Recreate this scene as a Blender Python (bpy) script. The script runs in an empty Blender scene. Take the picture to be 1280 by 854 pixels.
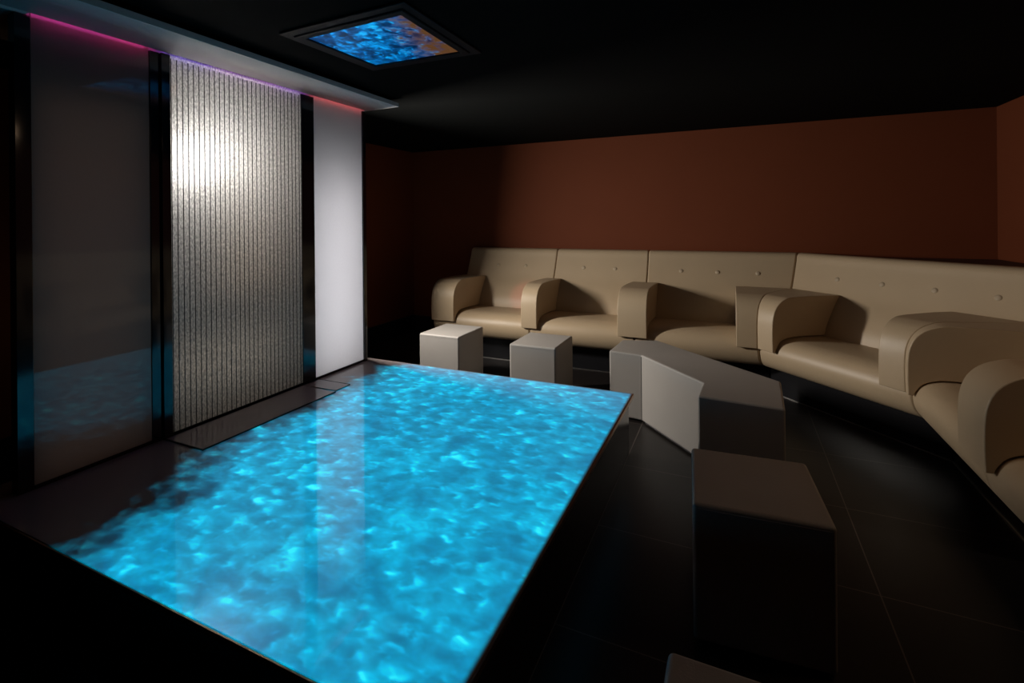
import bpy, bmesh, math
from math import radians as R, sin, cos, pi, sqrt
from mathutils import Vector, Matrix

scene = bpy.context.scene
COL = scene.collection
vs = scene.view_settings
scene.display_settings.display_device = 'sRGB'
vs.view_transform = 'Standard'; vs.look = 'None'; vs.gamma = 1.0; vs.exposure = 0.0
vs.use_curve_mapping = False

# ------------------------------------------------------------------ materials
def mat(name, color, rough=0.5, metal=0.0, spec=0.5, coat=0.0, vary=0.0, vscale=8.0, bump=0.0, bscale=200.0):
    m = bpy.data.materials.new(name); m.use_nodes = True
    nt = m.node_tree; b = nt.nodes['Principled BSDF']
    b.inputs['Base Color'].default_value = (*color, 1); b.inputs['Roughness'].default_value = rough
    b.inputs['Metallic'].default_value = metal; b.inputs['Specular IOR Level'].default_value = spec
    b.inputs['Coat Weight'].default_value = coat
    b.inputs['Coat Roughness'].default_value = 0.04
    tc = nt.nodes.new('ShaderNodeTexCoord')
    n = nt.nodes.new('ShaderNodeTexNoise'); n.inputs['Scale'].default_value = vscale; n.inputs['Detail'].default_value = 4
    nt.links.new(tc.outputs['Object'], n.inputs['Vector'])
    mx = nt.nodes.new('ShaderNodeMix'); mx.data_type = 'RGBA'
    mx.inputs[6].default_value = (*[c * (1 - vary) for c in color], 1)
    mx.inputs[7].default_value = (*[min(1, c * (1 + vary)) for c in color], 1)
    nt.links.new(n.outputs['Fac'], mx.inputs[0]); nt.links.new(mx.outputs[2], b.inputs['Base Color'])
    if bump:
        n2 = nt.nodes.new('ShaderNodeTexNoise'); n2.inputs['Scale'].default_value = bscale; n2.inputs['Detail'].default_value = 3
        nt.links.new(tc.outputs['Object'], n2.inputs['Vector'])
        bp = nt.nodes.new('ShaderNodeBump'); bp.inputs['Strength'].default_value = bump; bp.inputs['Distance'].default_value = 0.01
        nt.links.new(n2.outputs['Fac'], bp.inputs['Height']); nt.links.new(bp.outputs['Normal'], b.inputs['Normal'])
    return m

def emit_mat(name, c1, c2, strength, scale=1.5):
    """LED strip: two colours mixed along its length."""
    m = bpy.data.materials.new(name); m.use_nodes = True
    nt = m.node_tree; b = nt.nodes['Principled BSDF']
    b.inputs['Base Color'].default_value = (.3, .3, .3, 1)
    tc = nt.nodes.new('ShaderNodeTexCoord')
    n = nt.nodes.new('ShaderNodeTexNoise'); n.inputs['Scale'].default_value = scale; n.inputs['Detail'].default_value = 1
    nt.links.new(tc.outputs['Object'], n.inputs['Vector'])
    r = nt.nodes.new('ShaderNodeValToRGB')
    r.color_ramp.elements[0].position = .35; r.color_ramp.elements[0].color = (*c1, 1)
    r.color_ramp.elements[1].position = .65; r.color_ramp.elements[1].color = (*c2, 1)
    nt.links.new(n.outputs['Fac'], r.inputs['Fac']); nt.links.new(r.outputs['Color'], b.inputs['Emission Color'])
    b.inputs['Emission Strength'].default_value = strength
    return m

def N(nt, typ, **kw):
    n = nt.nodes.new(typ)
    for k, v in kw.items():
        if k.startswith('i_'): n.inputs[k[2:]].default_value = v
        else: setattr(n, k, v)
    return n
def math_node(nt, op, a, b=None, clamp=False):
    n = nt.nodes.new('ShaderNodeMath'); n.operation = op; n.use_clamp = clamp
    for i, v in enumerate((a, b)):
        if v is None: continue
        if isinstance(v, (int, float)): n.inputs[i].default_value = v
        else: nt.links.new(v, n.inputs[i])
    return n.outputs[0]
def smooth(nt, v, lo, hi):
    n = nt.nodes.new('ShaderNodeMapRange'); n.interpolation_type = 'SMOOTHSTEP'
    nt.links.new(v, n.inputs['Value']); n.inputs['From Min'].default_value = lo; n.inputs['From Max'].default_value = hi
    return n.outputs['Result']

def water_light(name, base, rough, mask_fn, scale, stops, strength, squash, streak, painted_reflection=None):
    """glossy glass with a moving-water light picture put into its emission"""
    m = bpy.data.materials.new(name); m.use_nodes = True
    nt = m.node_tree; b = nt.nodes['Principled BSDF']
    b.inputs['Base Color'].default_value = (*base, 1); b.inputs['Roughness'].default_value = rough
    b.inputs['IOR'].default_value = 1.5
    tc = N(nt, 'ShaderNodeTexCoord')
    mp = N(nt, 'ShaderNodeMapping'); mp.inputs['Scale'].default_value = squash
    mp.inputs['Rotation'].default_value = (0, 0, R(streak))
    if painted_reflection: b.inputs['Specular IOR Level'].default_value = .12
    nt.links.new(tc.outputs['Object'], mp.inputs['Vector'])
    n1 = N(nt, 'ShaderNodeTexNoise'); n1.inputs['Scale'].default_value = scale
    n1.inputs['Detail'].default_value = 2.0; n1.inputs['Roughness'].default_value = .5; n1.inputs['Distortion'].default_value = .25
    nt.links.new(mp.outputs['Vector'], n1.inputs['Vector'])
    n3 = N(nt, 'ShaderNodeTexNoise'); n3.inputs['Scale'].default_value = scale * .28; n3.inputs['Detail'].default_value = 1
    nt.links.new(mp.outputs['Vector'], n3.inputs['Vector'])
    # soft bright cells
    v = N(nt, 'ShaderNodeTexVoronoi'); v.feature = 'SMOOTH_F1'; v.inputs['Scale'].default_value = scale * .9
    v.inputs['Smoothness'].default_value = .6
    nv = N(nt, 'ShaderNodeVectorMath', operation='MULTIPLY_ADD')
    nt.links.new(n1.outputs['Color'], nv.inputs[0]); nv.inputs[1].default_value = (.12, .12, .12)
    nt.links.new(mp.outputs['Vector'], nv.inputs[2]); nt.links.new(nv.outputs[0], v.inputs['Vector'])
    cell = smooth(nt, v.outputs['Distance'], .55, .0)
    a = math_node(nt, 'MULTIPLY', n1.outputs['Fac'], .78)
    c = math_node(nt, 'MULTIPLY', cell, .30)
    d = math_node(nt, 'MULTIPLY', n3.outputs['Fac'], .34)
    s = math_node(nt, 'ADD', math_node(nt, 'ADD', a, c), d)
    s = math_node(nt, 'SUBTRACT', s, .20)
    r = N(nt, 'ShaderNodeValToRGB'); r.color_ramp.interpolation = 'B_SPLINE'
    els = r.color_ramp.elements
    while len(els) < len(stops): els.new(.5)
    for e, (p, cc) in zip(els, stops): e.position = p; e.color = (*cc, 1)
    nt.links.new(s, r.inputs['Fac'])
    nt.links.new(r.outputs['Color'], b.inputs['Emission Color'])
    mk = mask_fn(nt, tc, n1.outputs['Fac'], n3.outputs['Fac'])
    if painted_reflection:                                   # back wall's warm reflection, painted into the emission
        mx = N(nt, 'ShaderNodeMix', data_type='RGBA'); mx.inputs[6].default_value = (*painted_reflection, 1)
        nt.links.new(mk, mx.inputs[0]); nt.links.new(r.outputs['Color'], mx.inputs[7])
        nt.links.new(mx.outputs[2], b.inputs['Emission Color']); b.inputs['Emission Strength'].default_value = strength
    else:
        nt.links.new(math_node(nt, 'MULTIPLY', mk, strength), b.inputs['Emission Strength'])
    return m

def table_mask(nt, tc, fine, big):
    sx = N(nt, 'ShaderNodeSeparateXYZ'); nt.links.new(tc.outputs['Object'], sx.inputs[0])
    x, y = sx.outputs['X'], sx.outputs['Y']          # world coordinates (the table is built in place)
    wob = math_node(nt, 'ADD', math_node(nt, 'MULTIPLY', math_node(nt, 'SUBTRACT', fine, .5), .22),
                    math_node(nt, 'MULTIPLY', math_node(nt, 'SUBTRACT', big, .5), .42))
    # the picture starts further from the screen at the near end
    off = math_node(nt, 'MULTIPLY', smooth(nt, y, 1.75, 1.05), .29)
    xx = math_node(nt, 'SUBTRACT', math_node(nt, 'ADD', x, wob), off)
    left = smooth(nt, xx, -2.42, -2.08)
    right = smooth(nt, x, -.573, -.592)
    far = smooth(nt, y, 3.065, 3.035)
    return math_node(nt, 'MULTIPLY', math_node(nt, 'MULTIPLY', left, right), far)

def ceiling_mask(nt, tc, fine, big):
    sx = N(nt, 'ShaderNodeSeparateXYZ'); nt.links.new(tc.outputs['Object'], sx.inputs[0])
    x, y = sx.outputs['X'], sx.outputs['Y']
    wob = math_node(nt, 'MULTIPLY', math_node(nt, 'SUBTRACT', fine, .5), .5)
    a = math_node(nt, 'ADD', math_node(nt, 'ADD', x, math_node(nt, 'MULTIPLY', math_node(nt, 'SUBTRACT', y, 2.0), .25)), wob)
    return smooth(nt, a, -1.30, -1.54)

M = {}
M['wall'] = mat('terracotta_paint', (.172, .042, .0145), .75, spec=.25, vary=.05, vscale=3, bump=.05, bscale=90)
M['ceiling'] = mat('black_ceiling_paint', (.0030, .0035, .0034), .85, spec=.05, vary=.1)
M['baseboard'] = mat('black_skirting', (.008, .008, .008), .45, spec=.3, vary=.1)
M['sofa'] = mat('cream_leather', (.53, .405, .265), .42, spec=.5, vary=.05, vscale=4, bump=.12, bscale=260)
M['button'] = mat('cream_leather_button', (.5, .40, .28), .45, spec=.4, vary=.05)
M['plinth'] = mat('black_plinth', (.012, .012, .014), .22, spec=.5, vary=.1)
M['stool'] = mat('ivory_leather', (.37, .345, .32), .5, spec=.35, vary=.05, vscale=5, bump=.10, bscale=240)
M['steel'] = mat('brushed_steel_trim', (.55, .53, .5), .3, metal=1, vary=.08, vscale=30)
M['brass'] = mat('bronze_trim', (.42, .28, .17), .32, metal=1, vary=.08, vscale=30)
M['base'] = mat('black_lacquer', (.010, .009, .009), .18, spec=.5, vary=.1)
M['post'] = mat('black_gloss_post', (.006, .006, .007), .10, spec=.6, vary=.1)
M['canopy'] = mat('pale_grey_soffit', (.66, .62, .60), .5, spec=.3, vary=.04)
M['housing'] = mat('dark_housing', (.05, .045, .04), .7, spec=.2, vary=.1)
M['wire'] = mat('dark_wire', (.015, .013, .011), .4, spec=.4, vary=.1)
M['frame'] = mat('black_ceiling_frame', (.003, .0045, .008), .5, spec=.2, vary=.1)
M['tray'] = mat('grey_glass_tray', (.36, .30, .30), .10, spec=.5, vary=.06)
M['ledge'] = mat('dark_brown_ledge', (.11, .075, .06), .6, spec=.3, vary=.06)
M['led_pink'] = emit_mat('pink_led', (.75, .06, .32), (.55, .05, .50), 7)
M['led_violet'] = emit_mat('violet_led', (.55, .16, .75), (.22, .12, 1.0), 12, 2.5)
M['led_red'] = emit_mat('red_led', (.85, .10, .12), (.9, .05, .10), 7)

def floor_material():
    m = mat('black_floor_tiles', (.020, .017, .016), .30, spec=.3)
    nt = m.node_tree; b = nt.nodes['Principled BSDF']
    tc = N(nt, 'ShaderNodeTexCoord'); sx = N(nt, 'ShaderNodeSeparateXYZ'); nt.links.new(tc.outputs['Object'], sx.inputs[0])
    def line(o, off, period, w):
        a = math_node(nt, 'MODULO', math_node(nt, 'ADD', o, period * 20 - off + w / 2), period)
        return math_node(nt, 'LESS_THAN', a, w)
    g = math_node(nt, 'MAXIMUM', line(sx.outputs['X'], .505, 1.10, .005), line(sx.outputs['Y'], 2.28, .62, .004))
    w = N(nt, 'ShaderNodeTexNoise'); w.inputs['Scale'].default_value = 6; w.inputs['Detail'].default_value = 5
    mp = N(nt, 'ShaderNodeMapping'); mp.inputs['Scale'].default_value = (1, 9, 1)
    nt.links.new(tc.outputs['Object'], mp.inputs['Vector']); nt.links.new(mp.outputs['Vector'], w.inputs['Vector'])
    cr = N(nt, 'ShaderNodeValToRGB'); cr.color_ramp.elements[0].color = (.009, .007, .0065, 1); cr.color_ramp.elements[1].color = (.019, .0155, .0145, 1)
    nt.links.new(w.outputs['Fac'], cr.inputs['Fac'])
    mx = N(nt, 'ShaderNodeMix', data_type='RGBA'); nt.links.new(g, mx.inputs[0]); nt.links.new(cr.outputs['Color'], mx.inputs[6])
    mx.inputs[7].default_value = (.12, .10, .09, 1)
    nt.links.new(mx.outputs[2], b.inputs['Base Color'])
    rr = math_node(nt, 'ADD', math_node(nt, 'MULTIPLY', w.outputs['Fac'], .14), .30)
    nt.links.new(rr, b.inputs['Roughness'])
    return m
M['floor'] = floor_material()

M['table'] = water_light('lit_glass_tabletop', (.30, .25, .245), .045, table_mask, 15.5,
    [(.18, (.0, .14, .29)), (.36, (.0, .25, .46)), (.52, (.0, .39, .64)), (.66, (.0, .60, .88)), (.82, (.05, .92, 1.0))],
    1.08, (.85, 1.25, 1), -18)
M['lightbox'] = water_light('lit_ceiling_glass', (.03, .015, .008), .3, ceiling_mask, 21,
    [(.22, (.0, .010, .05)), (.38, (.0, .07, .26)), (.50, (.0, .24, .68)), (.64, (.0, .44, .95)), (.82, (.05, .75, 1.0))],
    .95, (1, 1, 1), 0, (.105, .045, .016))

def translucent_glass(name, color, gloss_rough, gloss_mix, grain, clear=0.0, ior=1.35, body=.22):
    """wet or opal glass: scatters the lamp behind it, mirrors the room a little"""
    m = bpy.data.materials.new(name); m.use_nodes = True
    nt = m.node_tree; nt.nodes.remove(nt.nodes['Principled BSDF']); out = nt.nodes['Material Output']
    tr = N(nt, 'ShaderNodeBsdfTranslucent'); gl = N(nt, 'ShaderNodeBsdfGlossy'); mx = N(nt, 'ShaderNodeMixShader')
    gl.inputs['Roughness'].default_value = gloss_rough
    lw = N(nt, 'ShaderNodeFresnel'); lw.inputs['IOR'].default_value = ior
    tc = N(nt, 'ShaderNodeTexCoord')
    mp = N(nt, 'ShaderNodeMapping'); mp.inputs['Scale'].default_value = (1, 1, .45)
    nt.links.new(tc.outputs['Object'], mp.inputs['Vector'])
    n = N(nt, 'ShaderNodeTexNoise'); n.inputs['Scale'].default_value = 135; n.inputs['Detail'].default_value = 3; n.inputs['Roughness'].default_value = .7
    nt.links.new(mp.outputs['Vector'], n.inputs['Vector'])
    r = N(nt, 'ShaderNodeValToRGB')
    r.color_ramp.elements[0].position = .36; r.color_ramp.elements[0].color = (*[c * (1 - grain) for c in color], 1)
    r.color_ramp.elements[1].position = .64; r.color_ramp.elements[1].color = (*[min(1, c * (1 + grain)) for c in color], 1)
    nt.links.new(n.outputs['Fac'], r.inputs['Fac']); nt.links.new(r.outputs['Color'], tr.inputs['Color'])
    if grain > .05:
        bp = N(nt, 'ShaderNodeBump'); bp.inputs['Strength'].default_value = .7; bp.inputs['Distance'].default_value = .01
        nt.links.new(n.outputs['Fac'], bp.inputs['Height'])
        nt.links.new(bp.outputs['Normal'], tr.inputs['Normal']); nt.links.new(bp.outputs['Normal'], gl.inputs['Normal'])
    scatter = tr.outputs[0]
    if clear:                                  # part of the light goes through the rippled glass unscattered
        rf = N(nt, 'ShaderNodeBsdfRefraction'); rf.inputs['Roughness'].default_value = .62; rf.inputs['IOR'].default_value = 1.5
        rf.inputs['Color'].default_value = (.92, .90, .88, 1)
        nt.links.new(bp.outputs['Normal'], rf.inputs['Normal']); nt.links.new(r.outputs['Color'], rf.inputs['Color'])
        m2 = N(nt, 'ShaderNodeMixShader'); m2.inputs[0].default_value = clear
        nt.links.new(tr.outputs[0], m2.inputs[1]); nt.links.new(rf.outputs[0], m2.inputs[2]); scatter = m2.outputs[0]
    f = math_node(nt, 'MULTIPLY', lw.outputs[0], gloss_mix)
    nt.links.new(f, mx.inputs[0]); nt.links.new(scatter, mx.inputs[1]); nt.links.new(gl.outputs[0], mx.inputs[2])
    df = N(nt, 'ShaderNodeBsdfDiffuse'); df.inputs['Color'].default_value = (*[c * body for c in color], 1)
    ad = N(nt, 'ShaderNodeAddShader'); nt.links.new(mx.outputs[0], ad.inputs[0]); nt.links.new(df.outputs[0], ad.inputs[1])
    nt.links.new(ad.outputs[0], out.inputs['Surface'])
    return m
M['wet_glass'] = translucent_glass('wet_ribbed_glass', (.50, .48, .455), .18, .6, .5, clear=.68)
M['dim_opal'] = translucent_glass('dim_opal_glass', (.45, .38, .34), .03, 1.0, .02, ior=1.55)
M['opal'] = translucent_glass('opal_glass', (.62, .60, .60), .10, .5, .02)

# ------------------------------------------------------------------ mesh helpers
def link(name, verts, faces, m, parent=None, bevel=0.0, seg=3, angle=40, bevel_angle=45):
    me = bpy.data.meshes.new(name); bm = bmesh.new()
    vv = [bm.verts.new(v) for v in verts]
    for f in faces: bm.faces.new([vv[i] for i in f])
    bmesh.ops.remove_doubles(bm, verts=bm.verts, dist=1e-5)
    bmesh.ops.recalc_face_normals(bm, faces=bm.faces)
    if bevel:
        es = [e for e in bm.edges if len(e.link_faces) == 2 and e.calc_face_angle(0) > R(bevel_angle)]
        bmesh.ops.bevel(bm, geom=es, offset=bevel, offset_type='OFFSET', segments=seg, profile=.5, affect='EDGES', clamp_overlap=True)
    bm.to_mesh(me); bm.free()
    for p in me.polygons: p.use_smooth = True
    me.set_sharp_from_angle(angle=R(angle))
    me.materials.append(m)
    o = bpy.data.objects.new(name, me); COL.objects.link(o)
    if parent: o.parent = parent
    w = o.modifiers.new('weighted', 'WEIGHTED_NORMAL'); w.keep_sharp = True
    return o

def boxes_geo(bs):
    V, F = [], []
    for (x0, x1, y0, y1, z0, z1) in bs:
        k = len(V)
        V += [(x0, y0, z0), (x1, y0, z0), (x1, y1, z0), (x0, y1, z0), (x0, y0, z1), (x1, y0, z1), (x1, y1, z1), (x0, y1, z1)]
        F += [[k + i for i in f] for f in ((3, 2, 1, 0), (4, 5, 6, 7), (0, 1, 5, 4), (1, 2, 6, 5), (2, 3, 7, 6), (3, 0, 4, 7))]
    return V, F
def box(name, b, m, parent=None, bevel=0.0):
    bs = b if isinstance(b, list) else [b]
    V, F = boxes_geo(bs)
    me = None
    return link_raw(name, V, F, m, parent, bevel)
def link_raw(name, V, F, m, parent, bevel):
    return link(name, V, F, m, parent, bevel, seg=2)

def prism(profile, xl, xr):
    """profile: (y,z) outline; xl, xr: functions of y giving the two end planes"""
    n = len(profile); V = [(xl(y), y, z) for y, z in profile] + [(xr(y), y, z) for y, z in profile]
    F = [[i, (i + 1) % n, n + (i + 1) % n, n + i] for i in range(n)] + [list(range(n))[::-1], list(range(n, 2 * n))]
    return V, F
def column(poly, z0, z1):
    n = len(poly); V = [(x, y, z0) for x, y in poly] + [(x, y, z1) for x, y in poly]
    F = [[i, (i + 1) % n, n + (i + 1) % n, n + i] for i in range(n)] + [list(range(n))[::-1], list(range(n, 2 * n))]
    return V, F
def catmull(pts, k=4, closed=False):
    out = []; n = len(pts)
    for i in range(n if closed else n - 1):
        g = lambda j: pts[j % n] if closed else pts[max(0, min(n - 1, j))]
        p0, p1, p2, p3 = g(i - 1), g(i), g(i + 1), g(i + 2)
        for s in range(k):
            t = s / k
            out.append(tuple(.5 * ((2 * b) + (c - a) * t + (2 * a - 5 * b + 4 * c - d) * t * t + (3 * b - a - 3 * c + d) * t ** 3)
                             for a, b, c, d in zip(p0, p1, p2, p3)))
    if not closed: out.append(pts[-1])
    return out

def empty(name, loc, rz, label, cat, group=None):
    o = bpy.data.objects.new(name, None); COL.objects.link(o)
    o.location = loc; o.rotation_euler = (0, 0, rz); o.empty_display_size = .2
    o['label'] = label; o['category'] = cat
    if group: o['group'] = group
    return o
def struct(o, label=None):
    o['kind'] = 'structure'
    return o

# ------------------------------------------------------------------ room
WX0, WX1, WY0, WY1, H = -3.87, 2.02, -1.60, 5.40, 2.36
T = .12
struct(box('floor', (WX0 - T, WX1 + T, WY0 - T, WY1 + T, -.10, 0), M['floor']))
struct(box('ceiling', (WX0 - T, WX1 + T, WY0 - T, WY1 + T, H, H + .1), M['ceiling']))
struct(box('wall_left', (WX0 - T, WX0, WY0 - T, WY1 + T, 0, H), M['wall']))
struct(box('wall_right', (WX1, WX1 + T, WY0 - T, WY1 + T, 0, H), M['wall']))
struct(box('wall_back', (WX0, WX1, WY1, WY1 + T, 0, H), M['wall']))
struct(box('wall_front', (WX0, WX1, WY0 - T, WY0, 0, H), M['wall']))
struct(box('baseboard_left', (WX0, WX0 + .015, WY0, WY1, 0, .21), M['baseboard'], bevel=.003))
struct(box('baseboard_back', (WX0 + .016, WX1, WY1 - .015, WY1, 0, .20), M['baseboard'], bevel=.003))

# ------------------------------------------------------------------ sofa
F_Y = 4.38
K = math.tan(R(22.5))
C1 = (.186, F_Y); L4 = 1.092
C2 = (C1[0] + L4 * sqrt(.5), C1[1] - L4 * sqrt(.5))

seat_front = catmull([(.23, .237), (.12, .240), (.06, .262), (.018, .312), (.0, .375), (.010, .428), (.042, .470), (.10, .495), (.18, .503), (.35, .499), (.53, .486), (.60, .470)], 3)
SEAT = seat_front + [(.60, .237)]
back_front = catmull([(.535, .44), (.560, .56), (.635, .69), (.715, .80), (.780, .93), (.825, 1.03), (.845, 1.085), (.868, 1.110), (.905, 1.120), (.965, 1.117), (.992, 1.098), (1.0, 1.06)], 3)
BACK = back_front + [(1.0, .237), (.602, .237), (.602, .44)]
arm_out = catmull([(-.034, .408), (-.037, .50), (-.036, .60), (-.028, .67), (-.004, .735), (.040, .783), (.10, .812), (.18, .824), (.45, .820), (.704, .808)], 3)
arm_in = catmull([(.705, .800), (.626, .690), (.551, .562), (.536, .512), (.50, .498), (.35, .507), (.18, .511), (.098, .503), (.038, .478), (.004, .434), (-.005, .408)], 3)
ARM = arm_out + arm_in
PLINTH = [(.215, 0), (.215, .236), (.96, .236), (.96, 0)]
TRIM = [(.209, 0), (.209, .006), (.2145, .006), (.2145, 0)]
INTERIOR = .0025

def back_y(z):
    for (y0, z0), (y1, z1) in zip(back_front, back_front[1:]):
        if z0 <= z <= z1: return y0 + (y1 - y0) * (z - z0) / (z1 - z0), math.atan2(z1 - z0, y1 - y0)
    return .8, R(60)

def button_geo(x, z):
    y, a = back_y(z)
    V, Fc = [], []
    rings = [(.021, .000), (.021, .004), (.0165, .0085), (.008, .011)]
    nrm = Vector((0, -sin(a), cos(a))); up = Vector((0, cos(a), sin(a))); c = Vector((x, y, z))
    for r, d in rings:
        for k in range(12):
            t = 2 * pi * k / 12
            V.append(tuple(c + Vector((1, 0, 0)) * r * cos(t) + up * r * sin(t) + nrm * (d - .002)))
    for i in range(3):
        for k in range(12):
            Fc.append([i * 12 + k, i * 12 + (k + 1) % 12, i * 12 + 12 + (k + 1) % 12, i * 12 + 12 + k])
    Fc.append([36 + k for k in range(12)]); Fc.append([k for k in range(12)][::-1])
    return V, Fc

def module(label, origin, rz, x0, x1, kl, kr, arms, buttons):
    """one upholstered unit; kl / kr = mitre slope of its ends; arms = list of (xl, kl, xr, kr)"""
    t = empty('sofa_section', (origin[0], origin[1], 0), rz, label, 'sofa', 'cream leather sofa sections along the walls')
    g = INTERIOR
    xl = lambda y: x0 + g + kl * y
    xr = lambda y: x1 - g + kr * y
    V, Fc = prism(SEAT, xl, xr); link('seat', V, Fc, M['sofa'], t, bevel=.016, seg=3)
    V, Fc = prism(BACK, xl, xr); link('backrest', V, Fc, M['sofa'], t, bevel=.014, seg=3)
    V, Fc = prism(PLINTH, lambda y: xl(y) + .003, lambda y: xr(y) - .003)
    b = link('plinth', V, Fc, M['plinth'], t, bevel=.002, seg=1); b['label'] = 'black plinth'
    V, Fc = prism(TRIM, lambda y: xl(y) + .003, lambda y: xr(y) - .003)
    link('plinth_trim', V, Fc, M['steel'], b)
    for (a, ka, c, kc) in arms:
        V, Fc = prism(ARM, lambda y: a + ka * y, lambda y: c + kc * y)
        link('armrest', V, Fc, M['sofa'], t, bevel=.013, seg=3)
    for bx in buttons:
        V, Fc = button_geo(bx, .925); link('button', V, Fc, M['button'], t)
    return t

module('cream leather sofa section at the left end, behind the leftmost cube stool', (0, F_Y), 0,
       -2.90, -1.80, 0, 0, [(-2.897, 0, -2.628, 0)], [-2.50, -2.156])
module('cream leather sofa section behind the second cube stool from the left, against back wall', (0, F_Y), 0,
       -1.80, -.80, 0, 0, [(-1.873, 0, -1.711, 0)], [-1.476, -1.135])
module('cream leather sofa section behind the angled footrest, before the sofa turns', (0, F_Y), 0,
       -.80, C1[0], 0, K, [(-.942, 0, -.687, 0), (C1[0] - .168, 0, C1[0] - .001, K)], [-.473, -.138, .213])
module('diagonal corner section of the cream sofa, brightest lit, between two wedge armrests', (C1[0], C1[1]), R(-45),
       0, L4, -K, K, [(.001, -K, .158, 0), (L4 - .165, 0, L4 - .001, K)], [.085, .44, .79, 1.14])
module('cream sofa section along right wall just past the corner, with wedge armrest', (C2[0], C2[1]), R(-90),
       0, .917, -K, 0, [(.001, -K, .062, 0)], [.10, .44, .78])
module('shadowed cream sofa section nearest the camera at the right edge', (C2[0], C2[1]), R(-90),
       .917, 1.92, 0, 0, [(.757, 0, 1.018, 0)], [1.08, 1.42, 1.76])

# triangular ledge that fills the corner behind the diagonal section
y4 = 5.38
pA = (C1[0] + K * 1.0 + .02, WY1 - .016); pB = (WX1 - .002, WY1 - .016); pC = (WX1 - .002, C2[1] + K * 1.0 + .02)
off = .014
V, Fc = column([(pA[0] + off + .01, pA[1]), pB, (pC[0], pC[1] + off + .01)], 0, 1.085)
o = link('trim_1', V, Fc, M['ledge'], None, bevel=.003, seg=1); struct(o)

# ------------------------------------------------------------------ stools and footrest
def cube_stool(label, cx, cy, w, d, h=.48, rz=0, group='ivory leather cube stools'):
    t = empty('cube_stool', (cx, cy, 0), rz, label, 'stool', group)
    V, Fc = boxes_geo([(-w / 2, w / 2, -d / 2, d / 2, .012, h)])
    link('cushion_body', V, Fc, M['stool'], t, bevel=.014, seg=4)
    V, Fc = boxes_geo([(-w / 2 + .02, w / 2 - .02, -d / 2 + .02, d / 2 - .02, 0, .012)])
    b = link('foot_base', V, Fc, M['plinth'], t); b['label'] = 'black base'
    # sewn seam running round just under the top edge
    V, Fc = [], []
    e = .0012; zz = h - .017
    for (ax, ay, bx, by) in ((-1, -1, 1, -1), (1, -1, 1, 1), (1, 1, -1, 1), (-1, 1, -1, -1)):
        nx, ny = (ay + by) and 0, 0
        k = len(V)
        x0, y0, x1, y1 = ax * (w / 2 - .014), ay * (d / 2 - .014), bx * (w / 2 - .014), by * (d / 2 - .014)
        mx, my = (ax + bx) / 2, (ay + by) / 2
        for (px, py) in ((x0, y0), (x1, y1)):
            for oz in (-.0015, .0015):
                V.append((px + mx * (.014 + e), py + my * (.014 + e), zz + oz))
                V.append((px + mx * .0135, py + my * .0135, zz + oz))
        Fc += [[k + i for i in f] for f in ((0, 4, 6, 2), (1, 3, 7, 5), (2, 6, 7, 3), (0, 1, 5, 4), (0, 2, 3, 1), (4, 5, 7, 6))]
    link('seam', V, Fc, M['stool'], t)
    return t
cube_stool('leftmost ivory cube stool, before the left end of the sofa', -2.280, 3.745, .395, .44)
cube_stool('second ivory cube stool from the left, behind the far edge of the blue table', -1.415, 3.710, .385, .43)
cube_stool('shadowed brown-looking cube stool in front of the angled footrest, right of the table', .062, 2.005, .425, .435, rz=R(4.5))
cube_stool('cube stool cut off by the bottom edge of the picture, only its top showing', .075, .925, .43, .45)

t = empty('corner_footrest', (-.30, 3.45, 0), 0, 'angled ivory leather footrest with one bright white slanting face, beyond the table corner', 'footrest')
P8 = [(-.838, 3.585), (-.600, 3.553), (-.168, 3.095), (-.182, 2.852), (.236, 2.822), (.253, 3.292), (-.556, 4.035), (-.815, 3.945)]
P8 = [(x + .30, y - 3.45) for x, y in P8]
V, Fc = column(P8, .012, .48); link('cushion_body', V, Fc, M['stool'], t, bevel=.012, seg=4, bevel_angle=20)
def inset(poly, d):
    n = len(poly); out = []
    for i in range(n):
        p0, p1, p2 = Vector(poly[i - 1]), Vector(poly[i]), Vector(poly[(i + 1) % n])
        a = (p1 - p0).normalized(); b = (p2 - p1).normalized()
        na = Vector((-a.y, a.x)); nb = Vector((-b.y, b.x)); q = (na + nb); q = q / max(.3, q.dot(na))
        out.append(tuple(p1 + q * d))
    return out
V, Fc = column(inset(P8, .02), 0, .012); b = link('foot_base', V, Fc, M['plinth'], t); b['label'] = 'black base'
# sewn vertical seam where the slanting face meets the left block
sx, sy = P8[1]
V, Fc = boxes_geo([(sx - .004, sx + .002, sy - .0035, sy + .004, .02, .468)])
link('seam', V, Fc, M['wire'], t)['label'] = 'dark sewn seam'

# ------------------------------------------------------------------ lit table
TX0, TX1, TY0, TY1, TZ = -2.78, -.572, .858, 3.062, .37
t = empty('light_table', (0, 0, 0), 0, 'low black table whose glass top glows with blue rippling water light', 'table')
box('glass_top', (TX0, TX1, TY0, TY1, TZ - .018, TZ), M['table'], t, bevel=.0015)['label'] = 'glowing blue glass top'
box('edge_trim', [(TX0, TX1 + .006, TY0 - .006, TY0 - .0005, TZ - .022, TZ - .003), (TX1 + .0005, TX1 + .006, TY0, TY1, TZ - .022, TZ - .003),
                  (TX0, TX1 + .006, TY1 + .0005, TY1 + .006, TZ - .022, TZ - .003)], M['brass'], t)['label'] = 'thin bronze edge trim'
box('base', (TX0 + .01, TX1 - .022, TY0 + .022, TY1 - .014, 0, TZ - .018), M['base'], t, bevel=.003)['label'] = 'black lacquered base'

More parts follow.
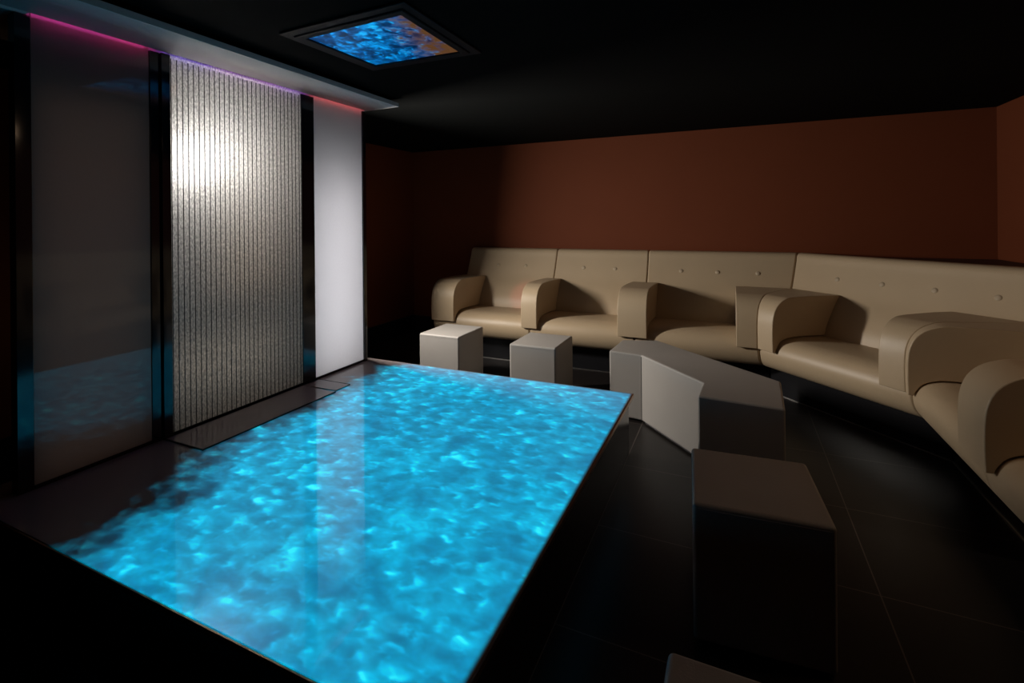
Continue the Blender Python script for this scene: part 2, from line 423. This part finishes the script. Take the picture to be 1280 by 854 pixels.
# ------------------------------------------------------------------ water wall
PX = -2.60
SZ0, SZ1 = TZ + .001, 2.298
t = empty('water_wall', (0, 0, 0), 0, 'tall dark-framed screen with two white panels and a lit wet glass pane, on the table', 'water wall')
def post(y0, y1, x1=PX + .004, depth=.05):
    return box('post', (x1 - depth, x1, y0, y1, SZ0, SZ1), M['post'], t, bevel=.002)
post(.963, 1.014)
post(1.459, 1.503, PX + .006)
post(1.505, 1.547, PX + .020, .07)
post(2.383, 2.488, PX + .006)
post(2.966, 2.998, PX + .012, .06)
a = box('panel', (PX - .006, PX, 1.016, 1.457, SZ0 + .016, SZ1 + .026), M['dim_opal'], t); a['label'] = 'unlit smoky glossy panel'
a = box('panel', (PX - .006, PX, 2.490, 2.964, SZ0 + .016, SZ1 + .026), M['opal'], t); a['label'] = 'brightly lit white panel'
a = box('glass_pane', (PX - .006, PX, 1.549, 2.381, SZ0 + .016, SZ1 + .026), M['wet_glass'], t); a['label'] = 'wet glass pane with a white glow'
box('base_rail', [(PX - .03, PX + .004, 1.015, 1.458, SZ0, SZ0 + .015), (PX - .03, PX + .004, 1.548, 2.382, SZ0, SZ0 + .015), (PX - .03, PX + .004, 2.489, 2.965, SZ0, SZ0 + .015)], M['post'], t)
# wires down the wet pane
V, Fc = [], []
nw = 29; dy = (2.381 - 1.549) / nw
bs = []
for i in range(nw):
    y = 1.549 + dy * (i + .35)
    bs.append((PX + .003, PX + .0056, y - .0018, y + .0018, SZ0 + .016, SZ1 - .012))
box('wire_curtain', bs, M['wire'], t)['label'] = 'dark vertical wires'
# housing behind the lit panes (open front, closed partition)
HX = PX - .42
box('housing', [(PX - .135, PX - .115, 1.02, 1.46, SZ0, SZ1), (HX - .02, HX, 1.46, 2.975, SZ0, SZ1), (HX, PX - .052, 1.46, 1.50, SZ0, SZ1), (HX, PX - .046, 2.42, 2.45, SZ0, SZ1),
                (HX, PX - .050, 2.955, 2.975, SZ0, SZ1), (HX, PX - .045, 1.46, 2.975, SZ1 - .03, SZ1), (HX, PX - .032, 1.46, 2.955, SZ0, SZ0 + .02), (PX - .115, PX - .05, 1.02, 1.035, SZ0, SZ1), (PX - .115, PX - .05, 1.035, 1.46, SZ1 - .02, SZ1)], M['housing'], t)
for nm, y0, y1, mm in (('led_strip', 1.02, 1.455, 'led_pink'), ('led_strip', 1.552, 2.378, 'led_violet'), ('led_strip', 2.492, 2.962, 'led_red')):
    box(nm, (PX + .030, PX + .0345, y0, y1, SZ1 + .012, SZ1 + .024), M[mm], t)['label'] = {'led_pink': 'pink light strip', 'led_violet': 'violet light strip', 'led_red': 'red light strip'}[mm]

box('lamp_baffle', (PX - .27, PX - .255, 2.976, 3.078, SZ0, SZ1), M['housing'], t, bevel=.002)  # added unseen plate, keeps the seating lamp's light off the table

# drain tray lying on the table before the wet pane
t = empty('drain_tray', (0, 0, TZ + .0005), 0, 'flat dark-edged glass tray on table under the wet pane', 'tray')
z0, z1 = 0, .006
box('tray_plate', (PX + .022, PX + .30, 1.512, 2.355, z0, z1), M['tray'], t, bevel=.001)
box('tray_plate', (PX + .022, PX + .29, 2.375, 2.498, z0, z1), M['tray'], t, bevel=.001)
box('tray_edge', [(PX + .3005, PX + .305, 1.508, 2.36, z0, z1 + .001), (PX + .022, PX + .305, 1.507, 1.5115, z0, z1 + .001), (PX + .022, PX + .2905, 2.4985, 2.503, z0, z1 + .001)], M['wire'], t)['label'] = 'dark tray edge'

# canopy under the ceiling
t = empty('ceiling_canopy', (0, 0, 2.30), 0, 'pale grey shelf-like canopy under the ceiling above the screen', 'canopy')
box('soffit_board', [(PX + .035, -2.262, -.60, 2.985, 0, .030), (-3.05, PX - .008, -.60, 2.985, 0, .030), (PX - .008, PX + .035, -.60, 1.0, 0, .03), (PX - .008, PX + .035, 2.967, 2.985, 0, .03)], M['canopy'], t, bevel=.001)
box('mounting_batten', (-2.98, -2.33, -.60, 2.92, .030, .0595), M['ceiling'], t)

# ------------------------------------------------------------------ ceiling light box
t = empty('ceiling_light_box', (0, 0, 0), 0, 'square ceiling light panel in a black frame glowing with blue ripples', 'ceiling light')
q = [(-1.885, 1.765), (-1.300, 1.735), (-1.312, 2.258), (-1.862, 2.245)]
fo = [(-1.972, 1.680), (-1.222, 1.652), (-1.222, 2.335), (-1.945, 2.325)]
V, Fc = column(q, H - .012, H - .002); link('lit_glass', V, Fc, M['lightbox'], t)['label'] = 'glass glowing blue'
def ring(o, i, z0, z1):
    n = len(o); V = [(x, y, z0) for x, y in o] + [(x, y, z0) for x, y in i] + [(x, y, z1) for x, y in o] + [(x, y, z1) for x, y in i]; Fc = []
    for k in range(n):
        j = (k + 1) % n
        Fc += [[k, j, n + j, n + k], [2 * n + k, 3 * n + k, 3 * n + j, 2 * n + j], [k, 2 * n + k, 2 * n + j, j], [n + k, n + j, 3 * n + j, 3 * n + k]]
    return V, Fc
mid = [tuple(Vector(a) * .45 + Vector(b) * .55) for a, b in zip(fo, q)]
V, Fc = ring(mid, q, H - .022, H - .001); link('inner_frame', V, Fc, M['frame'], t, bevel=.003, seg=1)
V, Fc = ring(fo, [tuple(Vector(a) * .97 + Vector(b) * .03) for a, b in zip(mid, fo)], H - .014, H - .001); link('outer_frame', V, Fc, M['frame'], t, bevel=.003, seg=1)

# ------------------------------------------------------------------ lights
def lamp(name, typ, loc, power, color, target=None, **kw):
    l = bpy.data.lights.new(name, typ); l.energy = power; l.color = color
    for k, v in kw.items(): setattr(l, k, v)
    o = bpy.data.objects.new(name, l); COL.objects.link(o); o.location = loc
    if target:
        o.rotation_euler = (Vector(target) - Vector(loc)).to_track_quat('-Z', 'Y').to_euler()
    return o
# white lamp standing behind the far end of the screen: lights the seating
lamp('seating_lamp', 'AREA', (-3.06, 3.085, 1.36), 60, (1.0, .93, .84), (0.0, 2.90, 1.10), shape='RECTANGLE', size=.09, size_y=.30, spread=R(168))
# lamps inside the screen housing
lamp('pane_lamp', 'POINT', (-2.92, 1.86, 1.83), 54, (.93, .96, 1.0), shadow_soft_size=.06)
lamp('pane_glow_fill', 'AREA', (-2.98, 2.05, .60), .8, (1.0, .88, .74), (0, 2.05, .62), shape='RECTANGLE', size=.7, size_y=.3)  # added fill, warms the lower part of the pane
lamp('pane_warm_fill', 'AREA', (-2.98, 2.18, 1.5), 1.1, (1.0, .70, .42), (0, 2.2, 1.6), shape='RECTANGLE', size=.4, size_y=1.0)  # added fill, gives the pane its tan tone
lamp('panel_lamp', 'AREA', (-2.98, 2.72, 1.02), 8.5, (.94, .96, 1.0), (0, 2.72, 1.02), shape='RECTANGLE', size=.36, size_y=1.5)
lamp('dim_panel_fill', 'AREA', (-2.70, 1.235, 1.2), .42, (1.0, .84, .76), (0, 1.235, 1.2), shape='RECTANGLE', size=.40, size_y=1.6)  # added fill behind the left panel, turns its tone warmer
# dim warm light in the gap between the screen and the left wall
lamp('passage_lamp', 'POINT', (-3.42, 1.90, 1.0), .4, (1.0, .70, .40), shadow_soft_size=.06)
# red spill of the strip at the end of the canopy, falling on the first seat
lamp('red_spill_lamp', 'SPOT', (-2.50, 3.02, 2.25), 40, (1.0, .12, .14), (-2.08, 4.95, .62), spot_size=R(10), spot_blend=.7, shadow_soft_size=.02)
# dim warm downlight in the ceiling above the near stools
lamp('warm_downlight', 'AREA', (1.2, 2.15, 2.345), 2.6, (1.0, .66, .40), (1.2, 2.15, 0), shape='DISK', size=.3)

w = bpy.data.worlds.new('dark_surroundings'); scene.world = w; w.use_nodes = True
w.node_tree.nodes['Background'].inputs[0].default_value = (.01, .008, .006, 1)

# ------------------------------------------------------------------ camera
f_px, cy, roll, yaw = 612.1, 275.1, R(.514), R(24.25)
cam = bpy.data.cameras.new('camera'); cam.sensor_width = 36; cam.lens = f_px / 1280 * 36
cam.shift_y = -(427 - cy) / 1280; cam.clip_start = .02
co = bpy.data.objects.new('camera', cam); COL.objects.link(co)
co.matrix_world = Matrix.Translation((0, 0, 1.45)) @ Matrix.Rotation(yaw, 4, 'Z') @ Matrix.Rotation(pi / 2, 4, 'X') @ Matrix.Rotation(-roll, 4, 'Z')
scene.camera = co
